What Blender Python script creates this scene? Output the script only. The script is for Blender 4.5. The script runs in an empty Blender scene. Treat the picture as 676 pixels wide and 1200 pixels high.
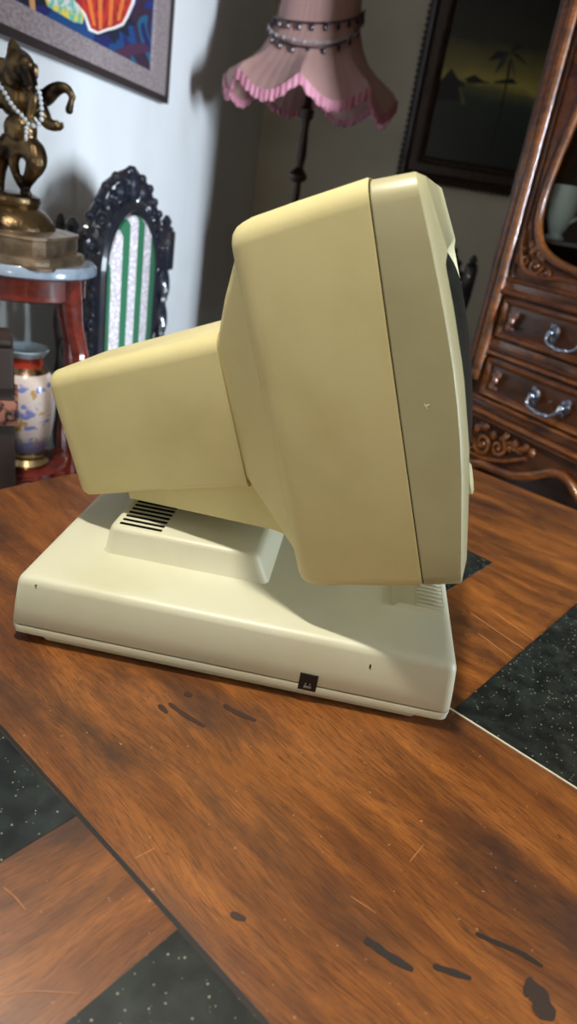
import bpy, bmesh, math, random
from mathutils import Vector, Matrix
from math import sin, cos, pi, radians
random.seed(7)
S = bpy.context.scene
C = S.collection
TZ = 0.76                                   # table height
# ------------------------------------------------------------------ camera
FPX, PIT, ROL, YAW = 818.753, radians(25.0732), radians(9.4693), radians(3.7192)
CAM = Vector((0, 0, TZ + 0.40))
def _cam():
    w = Vector((0, cos(PIT), -sin(PIT))); r = Vector((1, 0, 0)); u = r.cross(w)
    r2 = cos(ROL)*r + sin(ROL)*u; u2 = -sin(ROL)*r + cos(ROL)*u
    M = Matrix(((cos(YAW), -sin(YAW), 0), (sin(YAW), cos(YAW), 0), (0, 0, 1)))
    return M @ r2, M @ u2, M @ w
CR, CU, CW = _cam()
def ray(x, y): return CW + (x-338)/FPX*CR - (y-600)/FPX*CU
def at_y(x, y, Y): d = ray(x, y); return CAM + d*(Y/d.y)          # point seen in direction (x, y) on the plane Y
def at_x(x, y, X): d = ray(x, y); return CAM + d*(X/d.x)
def at_z(x, y, Z): d = ray(x, y); return CAM + d*((Z-CAM.z)/d.z)
cd = bpy.data.cameras.new('camera'); co = bpy.data.objects.new('camera', cd); C.objects.link(co)
co.matrix_world = Matrix(((CR.x, CU.x, -CW.x, CAM.x), (CR.y, CU.y, -CW.y, CAM.y), (CR.z, CU.z, -CW.z, CAM.z), (0, 0, 0, 1)))
cd.sensor_fit = 'VERTICAL'; cd.sensor_height = 36; cd.lens = FPX/1200*36; cd.clip_start = 0.01
cd.dof.use_dof = True; cd.dof.focus_distance = 0.60; cd.dof.aperture_fstop = 6.0
S.camera = co
S.view_settings.view_transform = 'Standard'; S.view_settings.look = 'None'
S.view_settings.gamma = 1; S.view_settings.use_curve_mapping = False
S.view_settings.exposure = 0.0

# ------------------------------------------------------------------ materials
def lin(c):
    return tuple((v/255/12.92 if v/255 <= .04045 else ((v/255+.055)/1.055)**2.4) for v in c) + (1,)
def mat(name, col, rough=.5, metal=0, spec=.5, noise=None, bump=None, coat=0, trans=0):
    m = bpy.data.materials.new(name); m.use_nodes = True; nt = m.node_tree; b = nt.nodes['Principled BSDF']
    b.inputs['Base Color'].default_value = lin(col); b.inputs['Roughness'].default_value = rough
    b.inputs['Metallic'].default_value = metal; b.inputs['Specular IOR Level'].default_value = spec
    b.inputs['Coat Weight'].default_value = coat; b.inputs['Transmission Weight'].default_value = trans
    tc = nt.nodes.new('ShaderNodeTexCoord')
    if noise:                                # (colour2, scale, lo, hi, stretch)
        c2, sc, lo, hi, st = noise
        mp = nt.nodes.new('ShaderNodeMapping'); mp.inputs['Scale'].default_value = st
        nz = nt.nodes.new('ShaderNodeTexNoise'); nz.inputs['Scale'].default_value = sc; nz.inputs['Detail'].default_value = 6
        rp = nt.nodes.new('ShaderNodeMapRange'); rp.inputs['From Min'].default_value = lo; rp.inputs['From Max'].default_value = hi
        mx = nt.nodes.new('ShaderNodeMix'); mx.data_type = 'RGBA'
        mx.inputs['A'].default_value = lin(col); mx.inputs['B'].default_value = lin(c2)
        nt.links.new(tc.outputs['Object'], mp.inputs['Vector']); nt.links.new(mp.outputs[0], nz.inputs['Vector'])
        nt.links.new(nz.outputs[0], rp.inputs['Value']); nt.links.new(rp.outputs[0], mx.inputs['Factor'])
        nt.links.new(mx.outputs['Result'], b.inputs['Base Color'])
    if bump:                                 # (scale, strength, distance)
        nb = nt.nodes.new('ShaderNodeTexNoise'); nb.inputs['Scale'].default_value = bump[0]; nb.inputs['Detail'].default_value = 4
        bp = nt.nodes.new('ShaderNodeBump'); bp.inputs['Strength'].default_value = bump[1]; bp.inputs['Distance'].default_value = bump[2]
        nt.links.new(tc.outputs['Object'], nb.inputs['Vector']); nt.links.new(nb.outputs[0], bp.inputs['Height'])
        nt.links.new(bp.outputs[0], b.inputs['Normal'])
    return m
one = (1, 1, 1)
M_case = mat('yellowed_plastic', (210, 198, 145), .46, noise=((198, 185, 130), 14, .45, .75, one), bump=(900, .12, .0004))
M_bezel = mat('greyer_plastic', (172, 166, 128), .42, noise=((162, 155, 116), 14, .45, .75, one), bump=(900, .1, .0004))
M_base = mat('cream_plastic', (200, 198, 174), .42, noise=((192, 188, 158), 12, .5, .8, one), bump=(900, .1, .0004))
M_seam = mat('dark_gap', (14, 12, 8), .9, spec=.1)
M_black = mat('black_plastic', (10, 10, 10), .5)
M_pin = mat('socket_contact', (150, 150, 145), .35, metal=.6)
M_glass = mat('screen_glass', (22, 30, 26), .38, spec=.25)
M_scuff = mat('scuff', (110, 98, 70), .7)
M_scratch = mat('pale_scratch', (225, 220, 190), .6)

def wood_mat(name, base, dark, light, rough, scale=1.0, table=False, coat=.25):
    m = bpy.data.materials.new(name); m.use_nodes = True; nt = m.node_tree; N = nt.nodes; L = nt.links; b = N['Principled BSDF']
    tc = N.new('ShaderNodeTexCoord'); vec = tc.outputs['Object']
    def mapping(src, sc):
        q = N.new('ShaderNodeMapping'); q.inputs['Scale'].default_value = sc; L.new(src, q.inputs['Vector']); return q.outputs[0]
    if table:                                # grain runs along x, but along y in the short pieces between two tiles
        sp = N.new('ShaderNodeSeparateXYZ'); L.new(vec, sp.inputs[0])
        sw = N.new('ShaderNodeCombineXYZ'); L.new(sp.outputs[1], sw.inputs[0]); L.new(sp.outputs[0], sw.inputs[1])
        def cmpn(sock, v, op):
            q = N.new('ShaderNodeMath'); q.operation = op; L.new(sock, q.inputs[0]); q.inputs[1].default_value = v; return q.outputs[0]
        lo = cmpn(sp.outputs[1], .194, 'LESS_THAN')
        mxv = N.new('ShaderNodeMix'); mxv.data_type = 'VECTOR'
        L.new(lo, mxv.inputs['Factor']); L.new(vec, mxv.inputs[4]); L.new(sw.outputs[0], mxv.inputs[5]); vec = mxv.outputs[1]
    # gentle warp so the grain wanders
    wn = N.new('ShaderNodeTexNoise'); wn.inputs['Scale'].default_value = 3.2*scale; wn.inputs['Detail'].default_value = 3; L.new(mapping(vec, (.6, 1, 1)), wn.inputs['Vector'])
    wa = N.new('ShaderNodeVectorMath'); wa.operation = 'MULTIPLY_ADD'; wa.inputs[1].default_value = (.05/scale, .14/scale, 0); L.new(wn.outputs['Color'], wa.inputs[0]); L.new(vec, wa.inputs[2]); v2 = wa.outputs[0]
    def noise(sc, st, det=6, rg=.6):
        q = N.new('ShaderNodeTexNoise'); q.inputs['Scale'].default_value = sc*scale; q.inputs['Detail'].default_value = det; q.inputs['Roughness'].default_value = rg
        L.new(mapping(v2, st), q.inputs['Vector']); return q.outputs[0]
    def rng(s, a, c_, lo=0, hi=1):
        q = N.new('ShaderNodeMapRange'); q.inputs['From Min'].default_value = a; q.inputs['From Max'].default_value = c_; q.inputs['To Min'].default_value = lo; q.inputs['To Max'].default_value = hi
        L.new(s, q.inputs['Value']); return q.outputs[0]
    def mixc(f, a, c_):
        q = N.new('ShaderNodeMix'); q.data_type = 'RGBA'; L.new(f, q.inputs['Factor'])
        for s_, i in ((a, 'A'), (c_, 'B')):
            if isinstance(s_, tuple): q.inputs[i].default_value = lin(s_)
            else: L.new(s_, q.inputs[i])
        return q.outputs['Result']
    band = noise(7, (1, 7, 7)); fine = noise(60, (1, 16, 16), 4, .7); blot = noise(5, (1, 2.4, 2.4), 5, .65); pore = noise(170, (1, 9, 9), 3, .6)
    c1 = mixc(rng(band, .35, .68), base, light)
    c2 = mixc(rng(blot, .46, .66, 0, .85), c1, dark)
    c3 = mixc(rng(fine, .46, .68, 0, .75), c2, dark)
    c4 = mixc(rng(pore, .62, .74, 0, .5), c3, tuple(int(v*.5) for v in dark))
    if table:                                # pale specks and dark nicks of wear
        sv = N.new('ShaderNodeTexNoise'); sv.inputs['Scale'].default_value = 240; sv.inputs['Detail'].default_value = 1; L.new(tc.outputs['Object'], sv.inputs['Vector'])
        c4 = mixc(rng(sv.outputs[0], .775, .80, 0, .5), c4, (190, 150, 110))
        sd = N.new('ShaderNodeTexNoise'); sd.inputs['Scale'].default_value = 75; sd.inputs['Detail'].default_value = 3; L.new(mapping(tc.outputs['Object'], (1, 1.8, 1)), sd.inputs['Vector'])
        c4 = mixc(rng(sd.outputs[0], .71, .74, 0, .7), c4, (48, 26, 14))
    L.new(c4, b.inputs['Base Color'])
    L.new(rng(blot, .3, .7, rough-.06, rough+.1), b.inputs['Roughness'])
    b.inputs['Coat Weight'].default_value = coat; b.inputs['Coat Roughness'].default_value = .3 if table else .1
    bp = N.new('ShaderNodeBump'); bp.inputs['Strength'].default_value = .25; bp.inputs['Distance'].default_value = .0006; L.new(fine, bp.inputs['Height']); L.new(bp.outputs[0], b.inputs['Normal'])
    return m
M_table = wood_mat('worn_table_wood', (102, 57, 22), (46, 24, 10), (150, 90, 38), .38, table=True, coat=.15)
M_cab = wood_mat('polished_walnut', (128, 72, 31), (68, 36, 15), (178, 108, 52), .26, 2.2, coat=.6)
M_cabdark = wood_mat('darker_walnut', (92, 50, 20), (50, 26, 11), (116, 66, 30), .35, 2.2, coat=.4)  # darker walnut of the carcass, drawers and thin mouldings
M_red = wood_mat('mahogany', (118, 40, 30), (74, 22, 18), (140, 54, 40), .3, 3, coat=.6)
M_ebony = mat('ebonised_wood', (24, 28, 38), .28, noise=((40, 36, 36), 30, .4, .7, one), coat=.5)
M_darkwood = mat('dark_oak', (44, 34, 32), .5, noise=((62, 48, 44), 20, .4, .7, (1, 1, .15)))
M_carveband = mat('carved_band_wood', (150, 100, 84), .5, noise=((60, 34, 30), 60, .48, .56, one))

def granite():
    m = mat('black_granite', (26, 30, 28), .3, coat=.3); nt = m.node_tree; N = nt.nodes; L = nt.links; b = N['Principled BSDF']
    tc = N.new('ShaderNodeTexCoord')
    v = N.new('ShaderNodeTexVoronoi'); v.inputs['Scale'].default_value = 520; L.new(tc.outputs['Object'], v.inputs['Vector'])
    sp = N.new('ShaderNodeSeparateColor'); L.new(v.outputs['Color'], sp.inputs[0])
    a = N.new('ShaderNodeMath'); a.operation = 'GREATER_THAN'; a.inputs[1].default_value = .84; L.new(sp.outputs[0], a.inputs[0])
    d = N.new('ShaderNodeMath'); d.operation = 'LESS_THAN'; L.new(v.outputs['Distance'], d.inputs[0])
    ds = N.new('ShaderNodeMath'); ds.operation = 'MULTIPLY'; ds.inputs[1].default_value = .38; L.new(sp.outputs[1], ds.inputs[0]); L.new(ds.outputs[0], d.inputs[1])
    mu = N.new('ShaderNodeMath'); mu.operation = 'MULTIPLY'; L.new(a.outputs[0], mu.inputs[0]); L.new(d.outputs[0], mu.inputs[1])
    n = N.new('ShaderNodeTexNoise'); n.inputs['Scale'].default_value = 60; n.inputs['Detail'].default_value = 8; L.new(tc.outputs['Object'], n.inputs['Vector'])
    r = N.new('ShaderNodeMapRange'); r.inputs['From Min'].default_value = .4; r.inputs['From Max'].default_value = .7; L.new(n.outputs[0], r.inputs['Value'])
    m1 = N.new('ShaderNodeMix'); m1.data_type = 'RGBA'; m1.inputs['A'].default_value = lin((22, 26, 25)); m1.inputs['B'].default_value = lin((40, 46, 43)); L.new(r.outputs[0], m1.inputs['Factor'])
    m2 = N.new('ShaderNodeMix'); m2.data_type = 'RGBA'; m2.inputs['B'].default_value = lin((150, 146, 128)); L.new(m1.outputs['Result'], m2.inputs['A']); L.new(mu.outputs[0], m2.inputs['Factor'])
    L.new(m2.outputs['Result'], b.inputs['Base Color']); return m
M_gran = granite()
M_wall = mat('white_painted_plaster', (228, 228, 226), .8, noise=((220, 219, 216), 3, .4, .7, one), bump=(60, .15, .001))
M_wallb = mat('cream_painted_plaster', (214, 204, 180), .8, noise=((205, 194, 170), 3, .4, .7, one), bump=(60, .15, .001))
M_wallc = mat('tan_painted_plaster', (170, 150, 124), .8, noise=((160, 140, 114), 3, .4, .7, one))
M_floor = mat('dark_floor_tile', (96, 76, 62), .4, noise=((80, 62, 50), 4, .4, .7, one))
M_ceil = mat('white_ceiling', (225, 222, 215), .8)
M_bronze = mat('aged_bronze', (128, 106, 74), .28, metal=.9, noise=((44, 36, 30), 22, .42, .6, one), bump=(160, .5, .002))
M_plinth = mat('worn_brass', (165, 145, 120), .34, metal=.7, noise=((110, 96, 84), 26, .4, .65, one), bump=(220, .4, .0015))
M_pearl = mat('pearl', (215, 225, 235), .18, coat=.6)
M_marble = mat('blue_grey_marble', (150, 168, 190), .2, noise=((96, 106, 126), 16, .42, .62, one), coat=.4)
M_pink = mat('pink_satin', (168, 130, 120), .55, noise=((156, 116, 108), 9, .4, .7, (1, 1, .2)))
M_pinkf = mat('pink_fringe', (204, 140, 154), .7, noise=((180, 112, 128), 60, .4, .6, (1, 1, .1)))
M_jet = mat('dark_beads', (46, 30, 34), .3)
M_silverbead = mat('grey_beads', (150, 140, 135), .3)
M_bronzepole = mat('dark_bronze_pole', (60, 50, 44), .28, metal=.7)
M_brass = mat('polished_handle_metal', (150, 156, 170), .18, metal=.95)
M_pinkmetal = mat('copper_mount', (196, 150, 130), .3, metal=.8)
M_frame = mat('dark_carved_frame', (58, 34, 24), .35, noise=((30, 18, 14), 40, .4, .6, one), coat=.3)
M_frame1 = mat('black_frame_edge', (48, 40, 38), .5)
M_linen = mat('taupe_linen_mat', (150, 136, 134), .9, noise=((124, 108, 108), 70, .4, .62, (1, 1, 3)))
M_white = mat('white_porcelain', (225, 230, 238), .2)
M_clear = mat('cabinet_glass', (235, 245, 240), .02, trans=1); M_clear.node_tree.nodes['Principled BSDF'].inputs['IOR'].default_value = 1.1

# ------------------------------------------------------------------ mesh helpers
class MB:
    def __init__(s): s.v = []; s.f = []
    def add(s, v, f):
        o = len(s.v); s.v += [Vector(q) for q in v]; s.f += [[i+o for i in q] for q in f]; return s
    def loft(s, rings, cap0=True, cap1=True, closed=True):
        n = len(rings[0]); v = [p for r in rings for p in r]; f = []
        for k in range(len(rings)-1):
            for i in range(n if closed else n-1):
                j = (i+1) % n; f.append([k*n+i, k*n+j, (k+1)*n+j, (k+1)*n+i])
        if cap0: f.append(list(range(n))[::-1])
        if cap1: f.append([(len(rings)-1)*n+i for i in range(n)])
        return s.add(v, f)
    def box(s, a, b, r=0):
        a = Vector(a); b = Vector(b)
        if r <= 0:
            v = [(x, y, z) for x in (a.x, b.x) for y in (a.y, b.y) for z in (a.z, b.z)]
            return s.add(v, [[0, 1, 3, 2], [4, 6, 7, 5], [0, 4, 5, 1], [2, 3, 7, 6], [0, 2, 6, 4], [1, 5, 7, 3]])
        rings = []
        for z, i in ((a.z, r), (a.z+.3*r, .3*r), (a.z+r, 0), (b.z-r, 0), (b.z-.3*r, .3*r), (b.z, r)):
            rings.append([(x, y, z) for x, y in rr(a.x+i, b.x-i, a.y+i, b.y-i, max(r, .0003), 2)])
        return s.loft(rings)
    def lathe(s, prof, c=(0, 0, 0), n=32, fn=None):
        rings = []
        for r, z in prof:
            rings.append([(c[0]+(fn(r, z, 2*pi*i/n) if fn else r)*cos(2*pi*i/n), c[1]+(fn(r, z, 2*pi*i/n) if fn else r)*sin(2*pi*i/n), c[2]+z) for i in range(n)])
        return s.loft(rings)
    def tube(s, pts, rad, n=10, flat=None):
        pts = [Vector(p) for p in pts]; R = rad if isinstance(rad, (list, tuple)) else [rad]*len(pts)
        rings = []; up = None
        for i, p in enumerate(pts):
            t = (pts[min(i+1, len(pts)-1)] - pts[max(i-1, 0)]).normalized()
            if up is None: up = Vector((0, 0, 1)) if abs(t.z) < .9 else Vector((0, 1, 0))
            a = t.cross(up)
            if a.length < 1e-5: a = t.orthogonal()
            a.normalize(); b = a.cross(t); up = b
            rings.append([p + (a*cos(2*pi*k/n) + b*sin(2*pi*k/n))*R[i] for k in range(n)])
        return s.loft(rings)
    def ball(s, c, r, n=12, m=8):
        c = Vector(c); r = Vector(r) if not isinstance(r, (int, float)) else Vector((r, r, r)); rings = []
        for k in range(1, m):
            t = pi*k/m; rings.append([(c.x+r.x*sin(t)*cos(2*pi*i/n), c.y+r.y*sin(t)*sin(2*pi*i/n), c.z-r.z*cos(t)) for i in range(n)])
        return s.loft(rings)
    def prism(s, poly, axis, a, b):          # poly of 2-D points extruded along axis from a to b
        def P(u, v, w): return {'x': (w, u, v), 'y': (u, w, v), 'z': (u, v, w)}[axis]
        return s.loft([[P(u, v, a) for u, v in poly], [P(u, v, b) for u, v in poly]])
    def build(s, name, m, parent=None, ang=35, mtx=None):
        me = bpy.data.meshes.new(name); me.from_pydata([tuple(q) for q in s.v], [], s.f)
        bm = bmesh.new(); bm.from_mesh(me); bmesh.ops.recalc_face_normals(bm, faces=bm.faces); bm.to_mesh(me); bm.free()
        me.polygons.foreach_set('use_smooth', [True]*len(me.polygons)); me.set_sharp_from_angle(angle=radians(ang))
        me.materials.append(m); o = bpy.data.objects.new(name, me); C.objects.link(o)
        if parent: o.parent = parent
        if mtx is not None: o.matrix_local = mtx
        return o
def rr(x0, x1, y0, y1, r, n=5):
    o = []
    for cx, cy, a in ((x1-r, y1-r, 0), (x0+r, y1-r, 90), (x0+r, y0+r, 180), (x1-r, y0+r, 270)):
        for k in range(n+1):
            t = radians(a+90*k/n); o.append((cx+r*cos(t), cy+r*sin(t)))
    return o
def rr2(x0, x1, y0, y1, rt, rbm, n=6):
    o = []
    for cx, cy, a, r in ((x1-rt, y1-rt, 0, rt), (x0+rt, y1-rt, 90, rt), (x0+rbm, y0+rbm, 180, rbm), (x1-rbm, y0+rbm, 270, rbm)):
        for k in range(n+1):
            t = radians(a+90*k/n); o.append((cx+r*cos(t), cy+r*sin(t)))
    return o
def smooth(pts, n=6):                        # Catmull-Rom through points (Vectors or tuples)
    P = [Vector(p) for p in pts]; out = []
    for i in range(len(P)-1):
        a, b, c, d = P[max(i-1, 0)], P[i], P[i+1], P[min(i+2, len(P)-1)]
        for k in range(n):
            t = k/n; out.append(.5*((2*b)+(c-a)*t+(2*a-5*b+4*c-d)*t*t+(3*b-a-3*c+d)*t**3))
    out.append(P[-1]); return out
def empty(name, loc, rz=0, label=None, cat=None, group=None):
    o = bpy.data.objects.new(name, None); C.objects.link(o); o.location = loc; o.rotation_euler = (0, 0, rz); o.empty_display_size = .05
    tag(o, label, cat, group); return o
def tag(o, label=None, cat=None, group=None, kind=None):
    if label: o['label'] = label
    if cat: o['category'] = cat
    if group: o['group'] = group
    if kind: o['kind'] = kind
    return o
def struct(o): o['kind'] = 'structure'; return o

# ------------------------------------------------------------------ room
XL, XR, YB, YF, ZC = -.80, 3.8, 4.45, -3.8, 2.75
struct(MB().box((XL-.1, YF-.1, -.1), (XR+.1, YB+.1, 0)).build('floor', M_floor))
struct(MB().box((XL-.1, YF-.1, ZC), (XR+.1, YB+.1, ZC+.1)).build('ceiling', M_ceil))
struct(MB().box((XL-.1, YF-.1, 0), (XL, YB+.1, ZC)).build('wall_left', M_wall))
struct(MB().box((XL, YB, 0), (XR, YB+.1, ZC)).build('wall_back', M_wallb))
struct(MB().box((XL, YF-.1, 0), (XR, YF, ZC)).build('wall_front', M_wallc))
WY0, WY1, WZ0, WZ1 = -3.25, -2.55, .75, 2.15
XP, OY0, OY1 = 1.12, -.38, 1.15               # added unseen wall, its opening shaped to keep window light off the computer
pw0 = MB().box((XP, YF, 0), (XP+.1, OY0, ZC)).box((XP, OY1, 0), (XP+.1, YB, ZC)).box((XP, OY0, 2.25), (XP+.1, OY1, ZC))
struct(pw0.build('light_block_wall', M_wallc))          # window opening in the right wall
w = MB().box((XR, YF-.1, 0), (XR+.1, WY0, ZC)).box((XR, WY1, 0), (XR+.1, .2, ZC)).box((XR, 1.2, 0), (XR+.1, YB+.1, ZC)).box((XR, WY0, 0), (XR+.1, WY1, WZ0)).box((XR, WY0, WZ1), (XR+.1, WY1, ZC)).box((XR, .2, 0), (XR+.1, 1.2, WZ0)).box((XR, .2, WZ1), (XR+.1, 1.2, ZC))
struct(w.build('wall_right', M_wallc))
f = MB()
for y in (WY0, (WY0+WY1)/2-.02, WY1-.04): f.box((XR+.02, y, WZ0), (XR+.07, y+.04, WZ1))
for z in (WZ0, WZ1-.04): f.box((XR+.02, WY0, z), (XR+.07, WY1, z+.04))
struct(f.build('window_1', M_white))
f = MB()
for y in (.2, .68, 1.16): f.box((XR+.02, y, WZ0), (XR+.07, y+.04, WZ1))
for z in (WZ0, WZ1-.04): f.box((XR+.02, .2, z), (XR+.07, 1.2, z+.04))
struct(f.build('added_window', M_white))  # unseen window frame, added to go with the cool light from the right

# ------------------------------------------------------------------ lights
WPOW, WPOW2, LPOW = 205, 46, 108
def area(name, loc, target, sx, sy, power, col, spread=180):
    l = bpy.data.lights.new(name, 'AREA'); l.shape = 'RECTANGLE'; l.size = sx; l.size_y = sy; l.energy = power; l.color = col; l.spread = radians(spread)
    o = bpy.data.objects.new(name, l); C.objects.link(o); o.location = loc
    o.rotation_euler = (Vector(target)-Vector(loc)).to_track_quat('-Z', 'Y').to_euler(); return o
area('daylight_window', (XR+.015, (WY0+WY1)/2, (WZ0+WZ1)/2), (-.8, 2.3, 1.25), .6, 1.3, WPOW, (.74, .86, 1.0), 80)
area('daylight_window', (XR+.015, .7, (WZ0+WZ1)/2), (0, .7, 1.0), .9, 1.3, WPOW2, (.78, .9, 1.0), 110)  # added cool light for the monitor's front strip, in the unseen second window
l = bpy.data.lights.new('ceiling_lamp', 'SPOT'); l.energy = LPOW; l.color = (1, .95, .83); l.shadow_soft_size = .045; l.spot_size = radians(72); l.spot_blend = .7
o = bpy.data.objects.new('ceiling_lamp', l); C.objects.link(o); o.location = (-.24, .34, 2.35)
o.rotation_euler = (Vector((.0, .66, TZ))-o.location).to_track_quat('-Z', 'Y').to_euler()
l = bpy.data.lights.new('near_side_fill', 'POINT'); l.energy = 19; l.color = (1, .93, .78); l.shadow_soft_size = .16  # added fill from behind the camera, lifts the computer's near sides
o = bpy.data.objects.new('near_side_fill', l); C.objects.link(o); o.location = (-.30, -1.45, 1.50)
W = bpy.data.worlds.new('world'); S.world = W; W.use_nodes = True
W.node_tree.nodes['Background'].inputs[0].default_value = (.75, .85, 1, 1); W.node_tree.nodes['Background'].inputs[1].default_value = .6

# ------------------------------------------------------------------ table (local x = across the strips, local y = towards the far edge)
TA = radians(38.13-3.7192)                   # heading of the table's long side
T = empty('dining_table', (0, 0, 0), 0, 'worn brown wooden table inlaid with square black speckled stone tiles', 'table')
GP = Vector((-cos(TA), sin(TA), 0)); GN = Vector((sin(TA), cos(TA), 0))
# local x axis = GN rotated -90 deg so that local y = GN; gp = -local x
TR = Matrix.Rotation(-TA, 4, 'Z')
T.rotation_euler = (0, 0, -TA)
def gx(gp): return -gp
def tbox(mb, gp0, gp1, gn0, gn1, z0, z1, r=0): return mb.box((gx(gp1), gn0, z0), (gx(gp0), gn1, z1), r)
TOP0, TOP1 = (-.315, -.26), (.77, 1.10)      # (gp, gn) extents
tbox(MB(), TOP0[0], TOP1[0], TOP0[1], TOP1[1], TZ-.036, TZ, .004).build('tabletop', M_table, T)
for g0, g1 in ((-.13, .172), (.285, .585)):
    tbox(MB(), g0, g1, .502, .800, TZ-.004, TZ+.0006).build('stone_tile', M_gran, T)
for g0, g1 in ((-.125, .181), (.286, .59)):
    tbox(MB(), g0, g1, -.11, .192, TZ-.004, TZ+.0006).build('stone_tile', M_gran, T)
tbox(MB(), -.315, .77, .1925, .1955, TZ-.002, TZ+.0003).build('joint_strip', M_black, T)
tbox(MB(), -.135, .177, .4995, .5012, TZ-.002, TZ+.0009).build('pale_edge_strip', mat('pale_edging', (200, 190, 170), .4), T)
ap = MB()
tbox(ap, -.26, .715, 1.02, 1.045, TZ-.12, TZ-.036); tbox(ap, -.26, .715, -.205, -.18, TZ-.12, TZ-.036)
tbox(ap, .69, .715, -.18, 1.02, TZ-.12, TZ-.036); tbox(ap, -.26, -.235, -.18, 1.02, TZ-.12, TZ-.036)
ap.build('apron', M_table, T)
for g in (-.22, .68):
    for n_ in (-.16, 1.0):
        MB().lathe([(.03, 0), (.034, .03), (.022, .07), (.03, .3), (.036, .5), (.026, .56), (.04, .6), (.04, TZ-.036)], (gx(g), n_, 0), 20).build('leg', M_table, T)
M_burn = mat('burn_mark', (26, 14, 8), .6)
M_stain = mat('old_stain', (50, 26, 13), .5)
def mark(px, wpx, name='burn_mark', m=None):
    P = [at_z(x, y, TZ) for x, y in px]; P = smooth(P, 5); inv = TR.inverted(); L_ = []; R_ = []
    n = len(P)
    for i, p in enumerate(P):
        t = (P[min(i+1, n-1)]-P[max(i-1, 0)]).normalized(); s = Vector((-t.y, t.x, 0))
        depth = (p-CAM).dot(CW); h = wpx*depth/FPX*(.5+.06*sin(i*1.3))*(1 if 1 < i < n-2 else .8 if 0 < i < n-1 else .45)
        L_.append(inv @ (p+s*h)); R_.append(inv @ (p-s*h))
    poly = [(q.x, q.y) for q in L_]+[(q.x, q.y) for q in R_[::-1]]
    return MB().prism(poly, 'z', TZ-.001, TZ+.00035).build(name, m or M_burn, T)
mark([(427, 1101), (440, 1109), (458, 1122), (484, 1137)], 10)
mark([(507, 1132), (525, 1138), (552, 1147)], 8)
mark([(557, 1094), (580, 1104), (610, 1117), (636, 1133)], 6)
mark([(614, 1154), (628, 1164), (636, 1180), (640, 1196)], 26, 'stain', mat('grey_stain', (44, 28, 18), .55))
mark([(262, 826), (275, 834), (300, 845)], 7, 'stain', M_stain)
mark([(198, 824), (212, 835), (240, 852)], 6, 'stain', M_stain)
mark([(186, 826), (196, 836)], 7, 'stain', M_stain)
mark([(216, 812), (225, 816)], 8, 'stain', M_stain)
mark([(270, 1071), (288, 1078)], 9, 'stain', M_stain)
M_tsc = mat('pale_wood_scratch', (160, 104, 60), .5)
for q in ([(158, 1006), (170, 1000), (181, 994)], [(0, 1168), (40, 1162), (95, 1165)], [(4, 1040), (18, 1052), (30, 1067)],
          [(551, 718), (590, 745), (625, 768)], [(560, 742), (600, 772)], [(480, 1010), (496, 990)], [(575, 715), (640, 760)], [(410, 1050), (440, 1070)]):
    mark(q, 1.3, 'scratch', M_tsc)

# ------------------------------------------------------------------ computer terminal
PX, PY = -.06, .64                            # swivel axis
K = empty('computer_terminal', (PX, PY, TZ), 0, 'beige tilting monitor terminal on flat base, yellowed plastic, seen from its side', 'computer')
bx0, bx1, by0, by1 = -.2565-PX, .1315-PX, .481-PY, .801-PY
def base_ring(z, i, r): return [(x, y, z) for x, y in rr(bx0+i, bx1-i, by0+i, by1-i, r, 6)]
up = MB().loft([base_ring(z, i, r) for z, i, r in ((.0187, .0002, .008), (.0192, 0, .008), (.035, .0012, .008), (.0575, .0035, .008), (.0610, .0048, .008), (.0634, .0068, .008), (.0647, .0100, .008), (.065, .014, .007))])
B = up.build('base_housing', M_base, K, 40)
lo = MB().loft([base_ring(z, i, r) for z, i, r in ((.0066, .006, .008), (.0076, .0030, .008), (.0098, .0007, .008), (.0169, .0, .008), (.0173, .0002, .008))])
lo.build('base_tray', M_base, K, 40)
MB().loft([base_ring(z, .0016, .007) for z in (.0165, .0200)]).build('seam', M_seam, K)
MB().box((bx0+.026, by0+.0065, .0005), (bx1-.026, by1-.0065, .0085), .0035).build('underframe', M_base, K)
for x in (bx0+.06, bx1-.04):
    for y in (by0+.03, by1-.03): MB().lathe([(.009, 0), (.010, .004)], (x, y, -.0), 16).build('rubber_foot', M_black, K)
# raised rear platform on the base
def plat(z, ix, iy, xr): return [(x, y, z) for x, y in rr(-.201-PX+ix, xr-PX, .5525-PY+iy, .7275-PY-iy, .008, 4)]
MB().loft([plat(.064, -.002, -.003, -.0430), plat(.0665, .0, -.001, -.0445), (plat(.087, .003, .0015, -.0550)), plat(.0900, .0045, .003, -.0575), plat(.0915, .0075, .006, -.061)]).build('raised_platform', M_base, B, 40)
# louvres on the platform
g = MB(); sl = MB()
for k in range(7): sl.box((-.190-PX, .562-PY+k*.0085, .0905), (-.150-PX, .5655-PY+k*.0085, .0921))
sl.build('vent_slots', M_seam, B)
# ledge with ribs at the front end
def ledge(z, i): return [(x, y, z) for x, y in ((.0700-PX+i, .5560-PY+i*.6), (.1195-PX, .5560-PY+i*.6), (.1195-PX, .725-PY-i*.6), (.0700-PX+i, .725-PY-i*.6))]
MB().loft([ledge(.064, 0), ledge(.0685, .008)]).build('front_ledge', M_base, B)
rb = MB()
for k in range(22): rb.box((.0935-PX, .561-PY+k*.0073, .068), (.1185-PX, .5648-PY+k*.0073, .0702), .001)
rb.build('vent_ribs', M_base, B)
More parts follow.
